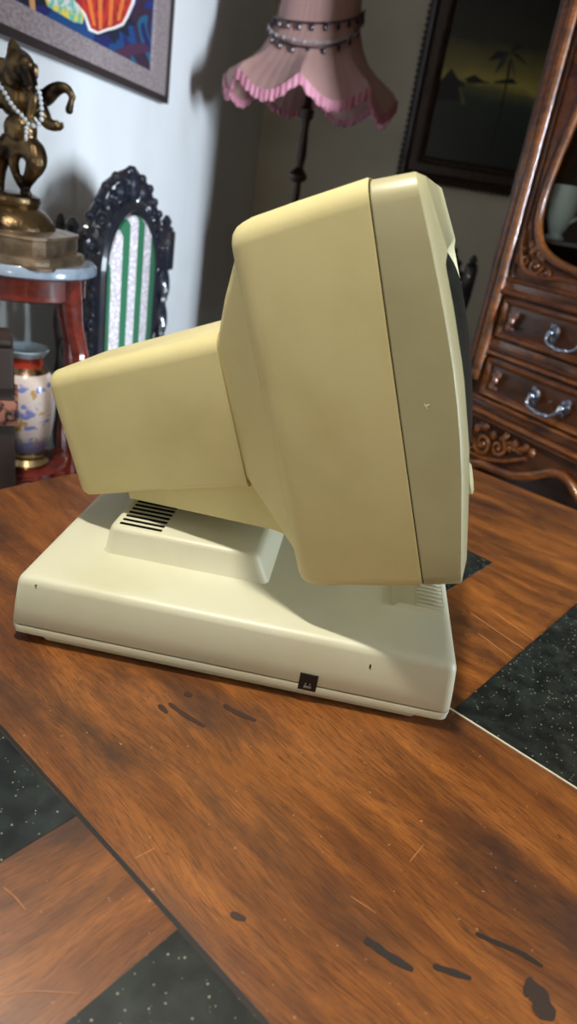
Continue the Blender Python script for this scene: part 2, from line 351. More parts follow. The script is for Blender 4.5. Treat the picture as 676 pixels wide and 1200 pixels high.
# connector port in the side
pt = MB()
pt.box((.0012-PX, by0-.0006, .0125), (.0168-PX, by0+.006, .0290)); po = pt.build('side_port', M_black, K)
MB().box((.006-PX, by0-.0011, .0150), (.0125-PX, by0-.0004, .0175), .0003).box((.0068-PX, by0-.0012, .0180), (.0078-PX, by0-.0005, .0200)).box((.0105-PX, by0-.0012, .0180), (.0115-PX, by0-.0005, .0200)).build('port_contacts', M_pin, po)
MB().box((.0565-PX, by0+.0020, .0465), (.0576-PX, by0+.0035, .0500)).build('nick', M_seam, K)
MB().box((-.235-PX, by0+.003, .0588), (-.2335-PX, by0+.006, .0600)).build('nick', M_scuff, K)
# swivel foot
MB().lathe([(.052, .064), (.052, .068), (.036, .074), (.032, .080), (.034, .094)], (-.065, .03, 0), 40).build('swivel_foot', M_base, K)

# monitor: local x = towards the screen, y = away from the camera, z = up the tilted case
ty, tt = radians(6), radians(20)
av = Vector((cos(tt)*cos(ty), -cos(tt)*sin(ty), sin(tt))); bv = Vector((-sin(tt)*cos(ty), sin(tt)*sin(ty), cos(tt))); cv = Vector((sin(ty), cos(ty), 0))
MM = Matrix(((av.x, cv.x, bv.x, 0), (av.y, cv.y, bv.y, 0), (av.z, cv.z, bv.z, .07), (0, 0, 0, 1)))
def ring(x, hw, z0, z1, r, n=6): return [(x, y, z) for y, z in rr(-hw, hw, z0, z1, r, n)]
def cring(x, hw, z0, z1, d=0, rt=.0165): return [(x, y, z) for y, z in rr2(-hw+d, hw-d, z0+d, z1-d, rt-d*.8, .009-d*.5)]
case = MB().loft([
    cring(.1700, .1550, .0098, .2992, .0012), cring(.1709, .1550, .0098, .2992, .0006), cring(.1700, .1550, .0098, .2992),
    cring(.1200, .1452, .0080, .2954), cring(.0850, .1380, .0066, .2922), cring(.0780, .1366, .0061, .2913, .0008), cring(.0725, .1354, .0060, .2908, .0024),
    cring(.0690, .1346, .0060, .2904, .0048), cring(.0672, .1342, .0060, .2902, .0078), cring(.0668, .1340, .0060, .2902, .0105)])
H = case.build('monitor_case', M_case, K, 32, MM)
MB().loft([ring(.0722, .1262, .0200, .2795, .014), ring(.0700, .1258, .0220, .2780, .014), ring(.0460, .1090, .0620, .2430, .012), ring(.0300, .0975, .0880, .2150, .010), ring(.0255, .0955, .0900, .2130, .010)]).build('monitor_neck', M_case, H, 24)
rear = [(.0285, .0985, .0855, .2160, .008), (-.0600, .0810, .0845, .2100, .008), (-.1420, .0660, .0828, .2048, .008),
        (-.1490, .0645, .0832, .2040, .008), (-.1535, .0622, .0850, .2018, .008), (-.1555, .0590, .0880, .1985, .008)]
MB().loft([[(x, y, z) for y, z in rr2(-hw, hw, z0, z1, rt_, .006)] for x, hw, z0, z1, rt_ in ((.0285, .0985, .0855, .2160, .015), (-.0600, .0810, .0845, .2100, .015), (-.1420, .0660, .0828, .2048, .015),
    (-.1490, .0648, .0832, .2042, .015), (-.1530, .0628, .0848, .2022, .014), (-.1552, .0600, .0872, .1994, .013), (-.1560, .0570, .0900, .1965, .012))]).build('tube_housing', M_case, H, 32)
M_case2 = M_case
MB().loft([[(.068, y, z) for y, z in ((-.094, .11), (.094, .11), (.094, .030), (-.094, .030))],
           [(.038, y, z) for y, z in ((-.090, .11), (.090, .11), (.090, .043), (-.090, .043))],
           [(-.107, y, z) for y, z in ((-.060, .11), (.060, .11), (.060, .075), (-.060, .075))]]).build('tube_housing_underside', M_case2, H, 20)
# dark gap between case and bezel, bezel with curved front, visor and screen opening
MB().loft([[(x, y, z) for y, z in rr2(-.1530, .1530, .0117, .2968, .018, .009)] for x in (.1680, .1740)]).build('case_gap', M_seam, H)
KB = [(-.01, .1965), (.009, .1990), (.066, .2052), (.11, .2097), (.163, .2111), (.21, .2089), (.25, .2055), (.294, .2008), (.31, .199)]
def AF(z):
    for (a, va), (b, vb) in zip(KB, KB[1:]):
        if a <= z <= b:
            t = (z-a)/(b-a); return va+(vb-va)*t
    return KB[0][1] if z < 0 else KB[-1][1]
def sst(a, b, x): t = max(0, min(1, (x-a)/(b-a))); return t*t*(3-2*t)
def fr(hw, z0, z1, r, dx, vis=0, n=10):
    pts = []
    base = rr2(-hw, hw, z0, z1, max(r, .016-(.155-hw)*1.0) if hw > .145 else r, r, 6)
    out = []
    for i, p in enumerate(base):             # subdivide the long straight runs so the curve shows
        q = base[(i+1) % len(base)]; d = math.dist(p, q); k = n if d > .05 else 1
        for j in range(k): out.append((p[0]+(q[0]-p[0])*j/k, p[1]+(q[1]-p[1])*j/k))
    return [(AF(z)+dx+vis*sst(.236, .246, z), y, z) for y, z in out]
def flatring(hw, z0, z1, r, x):
    return [(x, y, z) for _, y, z in fr(hw, z0, z1, r, 0)]
bez = MB().loft([flatring(.1530, .0117, .2950, .010, .1720), flatring(.1543, .0104, .2966, .010, .1717), flatring(.1550, .0097, .2974, .010, .1726),
    fr(.1550, .0092, .2965, .010, -.0012), fr(.1547, .0095, .2962, .010, -.0002), fr(.1538, .0104, .2953, .010, 0.0006),
    fr(.1420, .0220, .2932, .012, .0038, .0005), fr(.1240, .0660, .2480, .014, .0048, .0026), fr(.1225, .0675, .2455, .014, .0038, .0026), fr(.1150, .0760, .2380, .018, -.003)], cap1=False)
bez.build('front_bezel', M_bezel, H, 28)
gl = MB(); rings = []
for k in range(12):
    t = 1-k/11.6; rings.append([(AF(.159+(z-.159)*t)-.004+.0118*(1-t**5), y*t, .159+(z-.159)*t) for _, y, z in fr(.1185, .0720, .2400, .02, 0)])
gl.loft(rings); gl.build('screen', M_glass, H, 60)
kb = MB().lathe([(.015, 0), (.0155, .003), (.012, .005), (.0, .0055)], n=24)
rot = Matrix.Rotation(pi/2, 4, 'Y')
kb.build('control_knob', M_bezel, H, 40, Matrix.Translation((AF(.040)+.0030, .0, .040)) @ rot)
# pale scratch and scuffs on the plastic
sc = MB()
def bz(px, C_): # point on the near side plane of the monitor
    O = Vector((PX, PY, TZ+.07)) - .1552*cv; d = ray(*px); t = ((O-CAM).dot(cv))/d.dot(cv); q = CAM+d*t-(O+.1552*cv); return (q.dot(av), q.dot(bv))
for a, b_ in (((497, 473), (501, 480)), ((500, 476), (503, 474))):
    p, q = bz(a, 0), bz(b_, 0); sc.tube([(p[0], -.1550, p[1]), (q[0], -.1550, q[1])], .0003, 6)
sc.build('scratch', M_scratch, H)

# ------------------------------------------------------------------ twisted-post chairs
def scroll(mb, c, r, a0, turns, sgn=1, rad=.007, y=0, n=22):
    pts = []
    for i in range(n+1):
        t = i/n; rr_ = r*(1-.82*t); a = a0+sgn*turns*2*pi*t; pts.append((c[0]+rr_*cos(a), y, c[1]+rr_*sin(a)))
    mb.tube(pts, [rad*(1-.35*i/n) for i in range(n+1)], 7); mb.ball(pts[-1], rad*1.25, 8, 6)
def twist(mb, x, y, z0, z1, r, k=70):
    n = 14; rings = []; m = max(6, int((z1-z0)/.006))
    for i in range(m+1):
        z = z0+(z1-z0)*i/m
        rings.append([(x+r*(1+.26*cos(2*(2*pi*j/n-k*z/2)))*cos(2*pi*j/n), y+r*(1+.26*cos(2*(2*pi*j/n-k*z/2)))*sin(2*pi*j/n), z) for j in range(n)])
    mb.loft(rings)
def stripes():
    m = mat('striped_brocade', (214, 206, 204), .8); nt = m.node_tree; N = nt.nodes; L = nt.links; b = N['Principled BSDF']
    tc = N.new('ShaderNodeTexCoord'); sp = N.new('ShaderNodeSeparateXYZ'); L.new(tc.outputs['Object'], sp.inputs[0])
    w1 = N.new('ShaderNodeMath'); w1.operation = 'MULTIPLY_ADD'; w1.inputs[1].default_value = 1/.076; w1.inputs[2].default_value = 10.98; L.new(sp.outputs[0], w1.inputs[0])
    fr_ = N.new('ShaderNodeMath'); fr_.operation = 'FRACT'; L.new(w1.outputs[0], fr_.inputs[0])
    gt = N.new('ShaderNodeMath'); gt.operation = 'LESS_THAN'; gt.inputs[1].default_value = .47; L.new(fr_.outputs[0], gt.inputs[0])
    nz = N.new('ShaderNodeTexVoronoi'); nz.inputs['Scale'].default_value = 130; L.new(tc.outputs['Object'], nz.inputs['Vector'])
    r = N.new('ShaderNodeMapRange'); r.inputs['From Min'].default_value = .3; r.inputs['From Max'].default_value = .5; L.new(nz.outputs['Distance'], r.inputs['Value'])
    m1 = N.new('ShaderNodeMix'); m1.data_type = 'RGBA'; m1.inputs['A'].default_value = lin((226, 218, 212)); m1.inputs['B'].default_value = lin((184, 174, 178)); L.new(r.outputs[0], m1.inputs['Factor'])
    m2 = N.new('ShaderNodeMix'); m2.data_type = 'RGBA'; m2.inputs['B'].default_value = lin((38, 98, 66)); L.new(m1.outputs['Result'], m2.inputs['A']); L.new(gt.outputs[0], m2.inputs['Factor'])
    L.new(m2.outputs['Result'], b.inputs['Base Color']); return m
M_str = stripes()
def chair(loc, rz, label, fm=M_ebony):
    t = empty('carved_chair', loc, rz, label, 'chair', 'carved high-backed chairs')
    HW = .238
    for s in (-1, 1):
        p = MB(); x = s*HW
        p.box((x-.02, -.02, 0), (x+.02, .02, .30), .004); twist(p, x, 0, .30, .42, .015); p.box((x-.021, -.021, .42), (x+.021, .021, .52), .004)
        twist(p, x, 0, .52, .905, .0155)
        p.box((x-.020, -.020, .905), (x+.020, .020, 1.0), .004)
        p.lathe([(.016, 1.0), (.020, 1.006), (.010, 1.012), (.014, 1.022), (.004, 1.036)], (x, 0, 0), 12)
        p.build('back_post', fm, t)
        q = MB(); twist(q, x*.95, -.42, .06, .40, .016); q.box((x*.95-.02, -.44, .40), (x*.95+.02, -.40, .47), .003); q.ball((x*.95, -.42, .03), (.024, .024, .03)); q.build('front_leg', fm, t)
    MB().box((-HW, -.44, .40), (HW, .0, .44), .004).build('seat_rail', fm, t)
    MB().box((-HW+.01, -.445, .44), (HW-.01, -.005, .50), .02).build('seat', M_str, t)
    # padded arched back panel and its frame
    pw, z0, zs = .118, .56, .915
    arch = [(-pw, z0), (pw, z0)] + [(pw*cos(a), zs+.125*sin(a)) for a in [pi*i/16 for i in range(17)]]
    c0 = Vector((0, .80))
    pan = MB().loft([[(x, -.004, z) for x, z in arch], [(x, -.022, z) for x, z in arch], [(x*.93, -.030, c0.y+(z-c0.y)*.96) for x, z in arch]])
    pan.build('back_panel', M_str, t, 50)
    fr_ = MB(); pts = [(pw+.016, -.008, z0-.02), (pw+.016, -.008, zs-.1)] + [((pw+.016)*cos(a), -.008, zs+.141*sin(a)) for a in [pi*i/24 for i in range(25)]] + [(-pw-.016, -.008, zs-.1), (-pw-.016, -.008, z0-.02)]
    fr_.tube(pts, .0165, 10); fr_.box((-HW, -.018, .52), (HW, .012, .552), .004); fr_.build('panel_frame', fm, t)
    cr = MB()
    outer = [(-.205, .955), (-.190, 1.00), (-.168, 1.035), (-.135, 1.062), (-.105, 1.09), (-.062, 1.110), (0, 1.122)]
    outer = outer + [(-x, z) for x, z in outer[-2::-1]]
    cr.tube(smooth([(x, 0, z) for x, z in outer], 4), .0095, 8)
    for i, (x, z) in enumerate(outer):
        cr.ball((x*1.02, -.004, z+.004), (.013, .012, .011), 8, 6)
    for s in (-1, 1):
        g_ = 1 if s > 0 else -1
        scroll(cr, (s*.030, 1.098), .026, pi/2, 1.3, g_, .0075, -.006)
        scroll(cr, (s*.082, 1.070), .026, 0 if s > 0 else pi, 1.3, -g_, .0075, -.006)
        scroll(cr, (s*.128, 1.030), .026, pi/2, 1.2, g_, .0075, -.004)
        scroll(cr, (s*.162, .985), .026, pi/2, 1.2, -g_, .008, -.002)
        scroll(cr, (s*.175, .930), .022, pi, 1.2, g_, .007, 0)
        scroll(cr, (s*.192, .962), .022, 0, 1.0, g_, .007, 0)
        cr.tube(smooth([(s*.15, 0, .90), (s*.165, 0, .955), (s*.20, 0, .975), (s*.232, 0, .965)], 5), .009, 8)
        cr.ball((s*.055, -.012, 1.085), (.018, .014, .020), 8, 6); cr.ball((s*.105, -.008, 1.052), (.016, .012, .016), 8, 6)
    for s in (-1, 1):
        for (x1, z1, x2, z2, w_) in ((.01, 1.075, .03, 1.115, .011), (.03, 1.060, .065, 1.098, .012), (.06, 1.045, .10, 1.075, .011), (.09, 1.030, .135, 1.045, .011), (.125, 1.0, .165, 1.02, .010), (.14, .965, .185, .985, .010), (.15, .93, .195, .940, .009)):
            cr.tube(smooth([(s*x1, -.004, z1), (s*(x1+x2)/2, -.012, (z1+z2)/2+.006), (s*x2, -.004, z2)], 4), [w_*k_*.58 for k_ in (.5, .8, 1, 1.1, 1.1, 1, .8, .5, .25)], 8)
    cr.ball((0, -.012, 1.095), (.020, .018, .032), 10, 8); cr.ball((0, -.008, 1.128), (.014, .012, .012), 8, 6)
    cr.build('carved_crest', fm, t)
    for s in (-1, 1):
        sd = MB(); g_ = 1 if s > 0 else -1
        for i, z in enumerate((.88, .82, .76, .70, .64, .59)):
            scroll(sd, (s*.162, z), .020, pi/2 if i % 2 else -pi/2, 1.2, g_*(1 if i % 2 else -1), .0065, -.002)
        sd.tube([(s*.150, 0, .56), (s*.152, 0, .92)], .008, 8); sd.tube(smooth([(s*.185, 0, .56), (s*.180, 0, .70), (s*.190, 0, .80), (s*.182, 0, .92)], 5), .0075, 8)
        sd.build('carved_side_fret', fm, t)
    st = MB()
    for s in (-1, 1): st.tube([(s*HW*.97, -.42, .16), (s*HW, 0, .16)], .012, 8)
    st.tube([(-HW, -.2, .16), (HW, -.2, .16)], .012, 8); st.build('stretcher', fm, t)
    return t
p1 = Vector((-.596, 1.38, 0)); p2 = Vector((-.548, 1.875, 0)); cm = (p1+p2)/2; dr = p2-p1
chair(cm, math.atan2(dr.y, dr.x), 'blue-black carved high-backed chair with green striped panel, left of the lamp')
p3 = at_y(541, 300, 2.45)
chair((p3.x-.200, 2.45, 0), radians(-6), 'dark carved high-backed chair mostly hidden, one post showing between monitor and cabinet')

# slim turned post between the stand and the chair
q = at_y(71, 250, 1.56)
pm = MB().lathe([(.035, 0), (.04, .02), (.018, .05)] + [(.0105+.0035*sin(i*.9), .06+i*.02) for i in range(45)] + [(.014, .965), (.010, 1.0), (.012, q.z-.02), (.004, q.z)], (0, 0, 0), 14)
pw_ = tag(pm.build('turned_post', M_darkwood), 'slender brown turned post just left of the striped chair, against the wall', 'post'); pw_.location = (q.x, q.y, 0)

# ------------------------------------------------------------------ pedestal stand, vase and statue
SX, SY = -.600, 1.20
mt = at_y(104, 316, SY-.02).z
ST = empty('pedestal_stand', (SX, SY, 0), 0, 'round red mahogany pedestal stand with blue-grey marble top under the statue', 'stand')
MR = .122
MB().lathe([(MR-.006, mt-.020), (MR, mt-.016), (MR, mt-.006), (MR-.004, mt), (.0, mt)], (0, 0, 0), 48).build('marble_top', M_marble, ST)
MB().lathe([(.098, mt-.060), (.104, mt-.056), (.104, mt-.020), (.09, mt-.020)], (0, 0, 0), 40).build('apron_ring', M_red, ST)
shz = at_y(40, 541, SY).z
for k in range(4):
    a = radians(-15+90*k); d = Vector((cos(a), sin(a), 0)); lg = MB()
    prof = [(.100, mt-.02, .017), (.104, mt-.06, .017), (.110, mt-.10, .015), (.124, mt-.15, .014), (.128, mt-.20, .012), (.118, mt-.27, .011), (.108, shz+.02, .011), (.112, shz-.06, .011), (.122, shz-.25, .010), (.130, .20, .010), (.126, .08, .011), (.145, .03, .012), (.155, .0, .014)]
    P = smooth([(d.x*r, d.y*r, z) for r, z, _ in prof], 4); R_ = [v for _, _, q_ in [(0, 0, 0)] for v in [0]]
    rad = []
    for i in range(len(P)):
        u = i/4; j = min(int(u), len(prof)-2); rad.append(prof[j][2]+(prof[j+1][2]-prof[j][2])*(u-j))
    lg.tube(P, rad, 10); lg.build('leg', M_red, ST)
MB().lathe([(.066, shz-.016), (.076, shz-.012), (.076, shz-.003), (.070, shz), (.0, shz)], (0, 0, 0), 40).build('shelf', M_red, ST)
ar = MB()
for k in range(4):
    a0 = radians(-15+90*k); a1 = a0+pi/2
    pts = [((.104-.034*sin(pi*i/10))*cos(a0+(a1-a0)*i/10), (.104-.034*sin(pi*i/10))*sin(a0+(a1-a0)*i/10), shz-.010-.03*(1-sin(pi*i/10))) for i in range(11)]
    ar.tube(pts, .007, 8); ar.tube([(.108*cos(a0), .108*sin(a0), shz-.008), (.06*cos(a0), .06*sin(a0), shz-.008)], .009, 8)
ar.build('shelf_bracket', M_red, ST)

V = empty('porcelain_vase', (SX+.008, SY-.01, shz), 0, 'cream oriental vase with blue clouds and red neck, on the lower shelf', 'vase')
vt = at_y(36, 404, SY).z-shz
def vmat():
    m = mat('painted_porcelain', (222, 204, 198), .22, coat=.5); nt = m.node_tree; N = nt.nodes; L = nt.links; b = N['Principled BSDF']
    tc = N.new('ShaderNodeTexCoord'); sp = N.new('ShaderNodeSeparateXYZ'); L.new(tc.outputs['Object'], sp.inputs[0])
    def nz(sc, lo, hi, off, st=(1, 1, 1)):
        mp = N.new('ShaderNodeMapping'); mp.inputs['Location'].default_value = (off, off, off); mp.inputs['Scale'].default_value = st
        q_ = N.new('ShaderNodeTexNoise'); q_.inputs['Scale'].default_value = sc; q_.inputs['Detail'].default_value = 2; L.new(tc.outputs['Object'], mp.inputs[0]); L.new(mp.outputs[0], q_.inputs['Vector'])
        r = N.new('ShaderNodeMapRange'); r.inputs['From Min'].default_value = lo; r.inputs['From Max'].default_value = hi; L.new(q_.outputs[0], r.inputs['Value']); return r.outputs[0]
    def mx(f, a, c):
        q_ = N.new('ShaderNodeMix'); q_.data_type = 'RGBA'
        L.new(f, q_.inputs['Factor']); L.new(a, q_.inputs['A']) if not isinstance(a, tuple) else setattr(q_.inputs['A'], 'default_value', lin(a)); q_.inputs['B'].default_value = lin(c); return q_.outputs['Result']
    c = mx(nz(34, .58, .64, 0, (1, 1, 1.8)), (226, 210, 204), (132, 138, 205))
    c = mx(nz(46, .62, .66, 3), c, (196, 158, 96))
    zr = N.new('ShaderNodeMapRange'); zr.inputs['From Min'].default_value = vt*.30; zr.inputs['From Max'].default_value = vt*.20; L.new(sp.outputs[2], zr.inputs['Value'])
    c = mx(zr.outputs[0], c, (150, 160, 214)); L.new(c, b.inputs['Base Color']); return m
MB().lathe([(.030, vt*.13), (.038, vt*.17), (.047, vt*.30), (.052, vt*.5), (.0525, vt*.66), (.049, vt*.75), (.040, vt*.80)], n=40).build('body', vmat(), V)
MB().lathe([(.041, vt*.79), (.036, vt*.82), (.031, vt*.84), (.029, vt*.85)], n=36).build('shoulder_band', mat('gilt_band', (120, 92, 62), .3, metal=.5, noise=((60, 40, 36), 70, .45, .55, one)), V)
MB().lathe([(.030, vt*.845), (.029, vt*.90), (.031, vt*.925)], n=36).build('neck', mat('red_glaze', (196, 72, 52), .25), V)
MB().lathe([(.030, vt*.92), (.040, vt*.975), (.040, vt*.985), (.032, vt*.97), (.022, vt*.93)], n=36).build('rim', mat('pale_blue_glaze', (190, 214, 226), .2), V)
MB().lathe([(.036, 0), (.040, vt*.03), (.030, vt*.07), (.034, vt*.10), (.030, vt*.135)], n=36).build('foot_ring', mat('gilt_foot', (170, 150, 110), .25, metal=.7), V)

SYp = SY-.01
def sp(x, y, dy=0): return at_y(x, y, SYp+dy)
zt = mt
SC = sp(12, 300); sx = SC.x
STT = empty('elephant_headed_statue', (sx, SYp, zt), 0, 'bronze dancing elephant-headed statue on stepped plinth, standing on the marble top', 'statue')
def L3(x, y, dy=0): v = sp(x, y, dy); return v - Vector((sx, SYp, zt))
PXM = 1.14/FPX
def wid(x, y): return abs(L3(x, y).x)
pl_ = MB()
zz = lambda y: L3(20, y).z
def octr(hw, z): return [(x, y, z) for x, y in rr(-hw, hw, -hw*.85, hw*.85, hw*.42, 3)]
w1, w2, w3 = wid(88, 300), wid(77, 275), wid(61, 258)
pl_.loft([octr(w1, .0005), octr(w1, zz(303)), octr(w1*.98, zz(300)), octr(w1*.94, zz(299)), octr(w2*1.10, zz(294)), octr(w2*1.08, zz(291)), octr(w2*.98, zz(290)), octr(w2, zz(286)), octr(w2*1.0, zz(272)), octr(w2*1.03, zz(271)), octr(w2*1.02, zz(268)), octr(w3*1.04, zz(265))])
pl_.build('plinth', M_plinth, STT, 25)
MB().lathe([(w3, zz(266)), (w3*.97, zz(258)), (w3*.80, zz(247)), (w3*.62, zz(241)), (.048, zz(239)), (.050, zz(234)), (.048, zz(229)), (.040, zz(226)), (0, zz(226))], n=40).build('lotus_base', M_bronze, STT)
fg = MB()
def tb(pts, rads, n=12):
    P = smooth([L3(*p) for p in pts], 5); R_ = []
    for i in range(len(P)):
        u = i/5; j = min(int(u), len(rads)-2); R_.append((rads[j]+(rads[j+1]-rads[j])*(u-j))*PXM)
    fg.tube(P, R_, n)
def bl(x, y, r, dy=0, sq=(1, 1, 1)): fg.ball(L3(x, y, dy), tuple(r*PXM*k for k in sq), 16, 10)
bl(15, 49, 3.6); bl(16, 54, 6.5, 0, (1, 1, .6)); bl(18, 60, 9, 0, (1, 1, .55)); bl(20, 66, 11.5, 0, (1, 1, .5)); bl(23, 77, 15.5, 0, (1, 1.1, 1.05)); bl(31, 76, 9, -.012); bl(20, 92, 15, 0, (1, 1, .9)); bl(33, 92, 3, -.02)
bl(2, 88, 15, .004, (.9, .3, 1.2)); bl(42, 84, 7, .012, (.5, .3, 1.2))          # ears
tb([(30, 80, -.012), (36, 98, -.02), (39, 114, -.024), (37, 130, -.024), (35, 140, -.026), (42, 147, -.028)], [9, 7.5, 6, 5, 4.2, 3.6])
tb([(29, 98, -.016), (27, 104, -.03), (33, 104, -.04)], [2.5, 2, 1])
bl(18, 116, 20, .008, (1, .7, 1)); bl(30, 118, 15, .008, (1, .7, 1)); bl(24, 152, 19, -.004, (1, .85, .9)); bl(24, 168, 18, 0, (1, .75, .6))
tb([(38, 114, .008), (52, 115, .006), (62, 107, .004), (70, 103, 0), (78, 104, 0), (84, 111, 0)], [11, 9, 8, 6.5, 5, 3.6])
for dx, dy_ in ((5, 5), (3, 8), (0, 9)): tb([(84, 110, 0), (84+dx, 110+dy_, 0)], [2.2, 1.5], 8)
tb([(84, 112, 0), (83, 120, 0), (81, 128, 0)], [2.5, 3.5, 4.5]); bl(81, 129, 4.5)
tb([(42, 122, 0), (50, 134, -.004), (55, 143, -.008), (62, 147, -.012), (69, 147, -.014)], [10, 8.5, 7, 6, 5])
for dx, dy_ in ((6, -3), (7, 1), (6, 4), (2, 7)): tb([(68, 147, -.014), (68+dx, 147+dy_, -.016)], [2.3, 1.4], 8)
tb([(4, 112, .006), (-8, 122, 0), (-16, 136, -.01), (-12, 150, -.02)], [9, 7.5, 6, 5]); tb([(2, 108, .006), (-14, 104, 0), (-26, 96, 0), (-30, 84, 0)], [8, 7, 6, 4]); bl(-30, 82, 6); bl(-11, 152, 6, -.02)
tb([(30, 170, 0), (40, 180, -.006), (42, 192, -.012), (37, 204, -.006), (31, 216, 0), (29, 226, 0)], [14, 14, 12, 8.5, 6, 5])
tb([(27, 225, 0), (35, 228, -.012)], [5, 3.5])
tb([(14, 168, 0), (5, 178, -.004), (0, 192, -.004), (-1, 208, 0), (-1, 226, 0)], [14, 12, 9, 7, 5.5]); tb([(-1, 226, 0), (4, 228, -.012)], [5, 3.5])
tb([(18, 176, -.01), (16, 190, -.012), (19, 204, -.01), (25, 218, -.004)], [8, 6, 5, 4])
tb([(10, 172, -.012), (24, 178, -.016), (38, 176, -.012)], [4, 5, 4])
for i in range(9): a = i/8*pi; bl(21+17*cos(a), 170+3*sin(a), 3, -.014)
F_ = fg.build('figure', M_bronze, STT, 180)
rm = F_.modifiers.new('remesh', 'REMESH'); rm.mode = 'VOXEL'; rm.voxel_size = .0022; rm.use_smooth_shade = True
NK = empty('pearl_necklace', tuple(sp(30, 130, -.03)), 0, 'string of pale pearls with a pendant, draped over the bronze statue', 'necklace')
n0 = NK.location.copy()
strand = smooth([(-2, 98, 0), (5, 108, 0), (12, 120, 0), (20, 130, 0), (28, 138, 0), (34, 146, 0), (42, 147, 0), (48, 142, 0), (49, 132, 0), (48, 120, 0), (46, 108, 0), (42, 98, 0)], 12)
acc = 9; last = strand[0]; keep = []
for p in strand:
    acc += math.dist(p, last); last = p
    if acc >= 6.0: keep.append(p); acc = 0
for p in keep:
    MB().ball(sp(p.x, p.y, -.034)-n0, 2.6*PXM, 10, 7).build('bead', M_pearl, NK)
for y_ in (150, 155): MB().ball(sp(31, y_, -.036)-n0, 2.3*PXM, 10, 7).build('bead', M_pearl, NK)
MB().ball(sp(30.5, 161, -.036)-n0, (2.0*PXM, 2*PXM, 4*PXM), 10, 7).build('pendant', M_pearl, NK)

# ------------------------------------------------------------------ dark carved cabinet end at the far left
q = at_y(15, 400, .98)
cz = q.z
DA = radians(27)
DC = empty('dark_oak_chest', (q.x-.12*cos(DA)-.045*sin(DA), .98-.12*sin(DA)+.045*cos(DA), 0), DA, 'dark oak chest end with a paler carved band, at the left beside the vase', 'chest')
MB().box((-.12, -.045, 0), (.12, .045, cz-.012), .003).box((-.115, -.043, cz-.012), (.118, .043, cz), .004).build('body', M_darkwood, DC)
zb0, zb1 = at_y(16, 498, .98).z, at_y(16, 470, .98).z
cb = MB().box((-.122, -.053, zb0), (.126, .047, zb1), .003)
cb.build('carved_band', M_carveband, DC)
cs = MB(); zm = (zb0+zb1)/2; hh = (zb1-zb0)/2
for i in range(9):
    x = -.105+i*.0275; pts = [(x+.010*cos(t)*(1-.12*j), -.0535, zm+hh*.6*sin(t)*(1-.12*j)) for j, t in enumerate([k*.9*(1 if i % 2 else -1) for k in range(8)])]
    cs.tube(pts, .0022, 6)
cs.build('carved_scrolls', M_darkwood, DC)
MB().prism([(-.121, zb1+.012), (.121, zb1+.012), (.121, zb1+.02), (-.121, zb1+.02)], 'y', -.048, .045).build('bead_moulding', M_darkwood, DC)

# ------------------------------------------------------------------ standard lamp
LY = 2.80
lp = at_y(350, 200, LY); LX = lp.x
LM = empty('floor_lamp', (LX, LY, 0), 0, 'floor lamp with dark bronze turned pole and frilled pink bell shade', 'lamp')
zr_ = at_y(365, 100, LY).z                    # rim height
ppx = (Vector((LX, LY, zr_))-CAM).dot(CW)/FPX
zc1, zc2 = at_y(357, 133, LY).z, at_y(347, 203, LY).z
pole = [(.012, .10), (.018, .14), (.012, .2), (.014, .6), (.020, .64), (.012, .68), (.016, zc2-.06), (.014, zc2-.03), (.030, zc2-.02), (.034, zc2-.005), (.02, zc2+.012), (.014, zc2+.02), (.020, zc2+.06), (.014, zc1-.05), (.016, zc1-.02), (.024, zc1-.012), (.026, zc1+.012), (.016, zc1+.02), (.012, zc1+.05), (.010, zr_+.3)]
MB().lathe([(.0, .0), (.13, .0), (.13, .02), (.06, .05), (.03, .10), (.012, .11)], n=36).build('base', M_bronzepole, LM)
MB().lathe(pole, n=20).build('pole', M_bronzepole, LM)
NS = 192; R0 = 100*ppx
def scallop(th): return abs(sin(th*4))        # eight scallops round the rim
prof = [(1.00, -.01, 1), (.95, .012, .9), (.84, .035, .65), (.72, .058, .4), (.62, .085, .2), (.54, .125, .08), (.48, .17, 0), (.44, .25, 0), (.415, .36, 0), (.36, .56, 0), (.30, .70, 0)]
rings = []; inner = []
for f_, dz, sc_ in prof:
    rg = []; ri = []
    for i in range(NS):
        th = 2*pi*i/NS; r = R0*f_*(1+.005*sin(th*48)+.07*sc_*(.45-scallop(th))); z = zr_+dz-.058*sc_*scallop(th)
        rg.append((r*cos(th), r*sin(th), z)); ri.append(((r-.004)*cos(th), (r-.004)*sin(th), z))
    rings.append(rg); inner.append(ri)
MB().loft(rings+inner[::-1], cap0=False, cap1=False).loft([rings[0], inner[0]], False, False).build('lamp_shade', M_pink, LM, 60)
rg = []
for k, dz in enumerate((.004, -.010, -.028)):
    row = []
    for i in range(NS*2):
        th = pi*i/NS; r = R0*(1.005+.07*(.45-scallop(th))+(.006+.004*k)*sin(th*96)); z = zr_-.006+dz-.058*scallop(th)-.0015*k*sin(th*50)
        row.append((r*cos(th), r*sin(th), z))
    rg.append(row)
rin = [[(x*.985, y*.985, z) for x, y, z in r_] for r_ in rg]
MB().loft(rg+rin[::-1], False, False).build('shade_frill', M_pinkf, LM, 80)
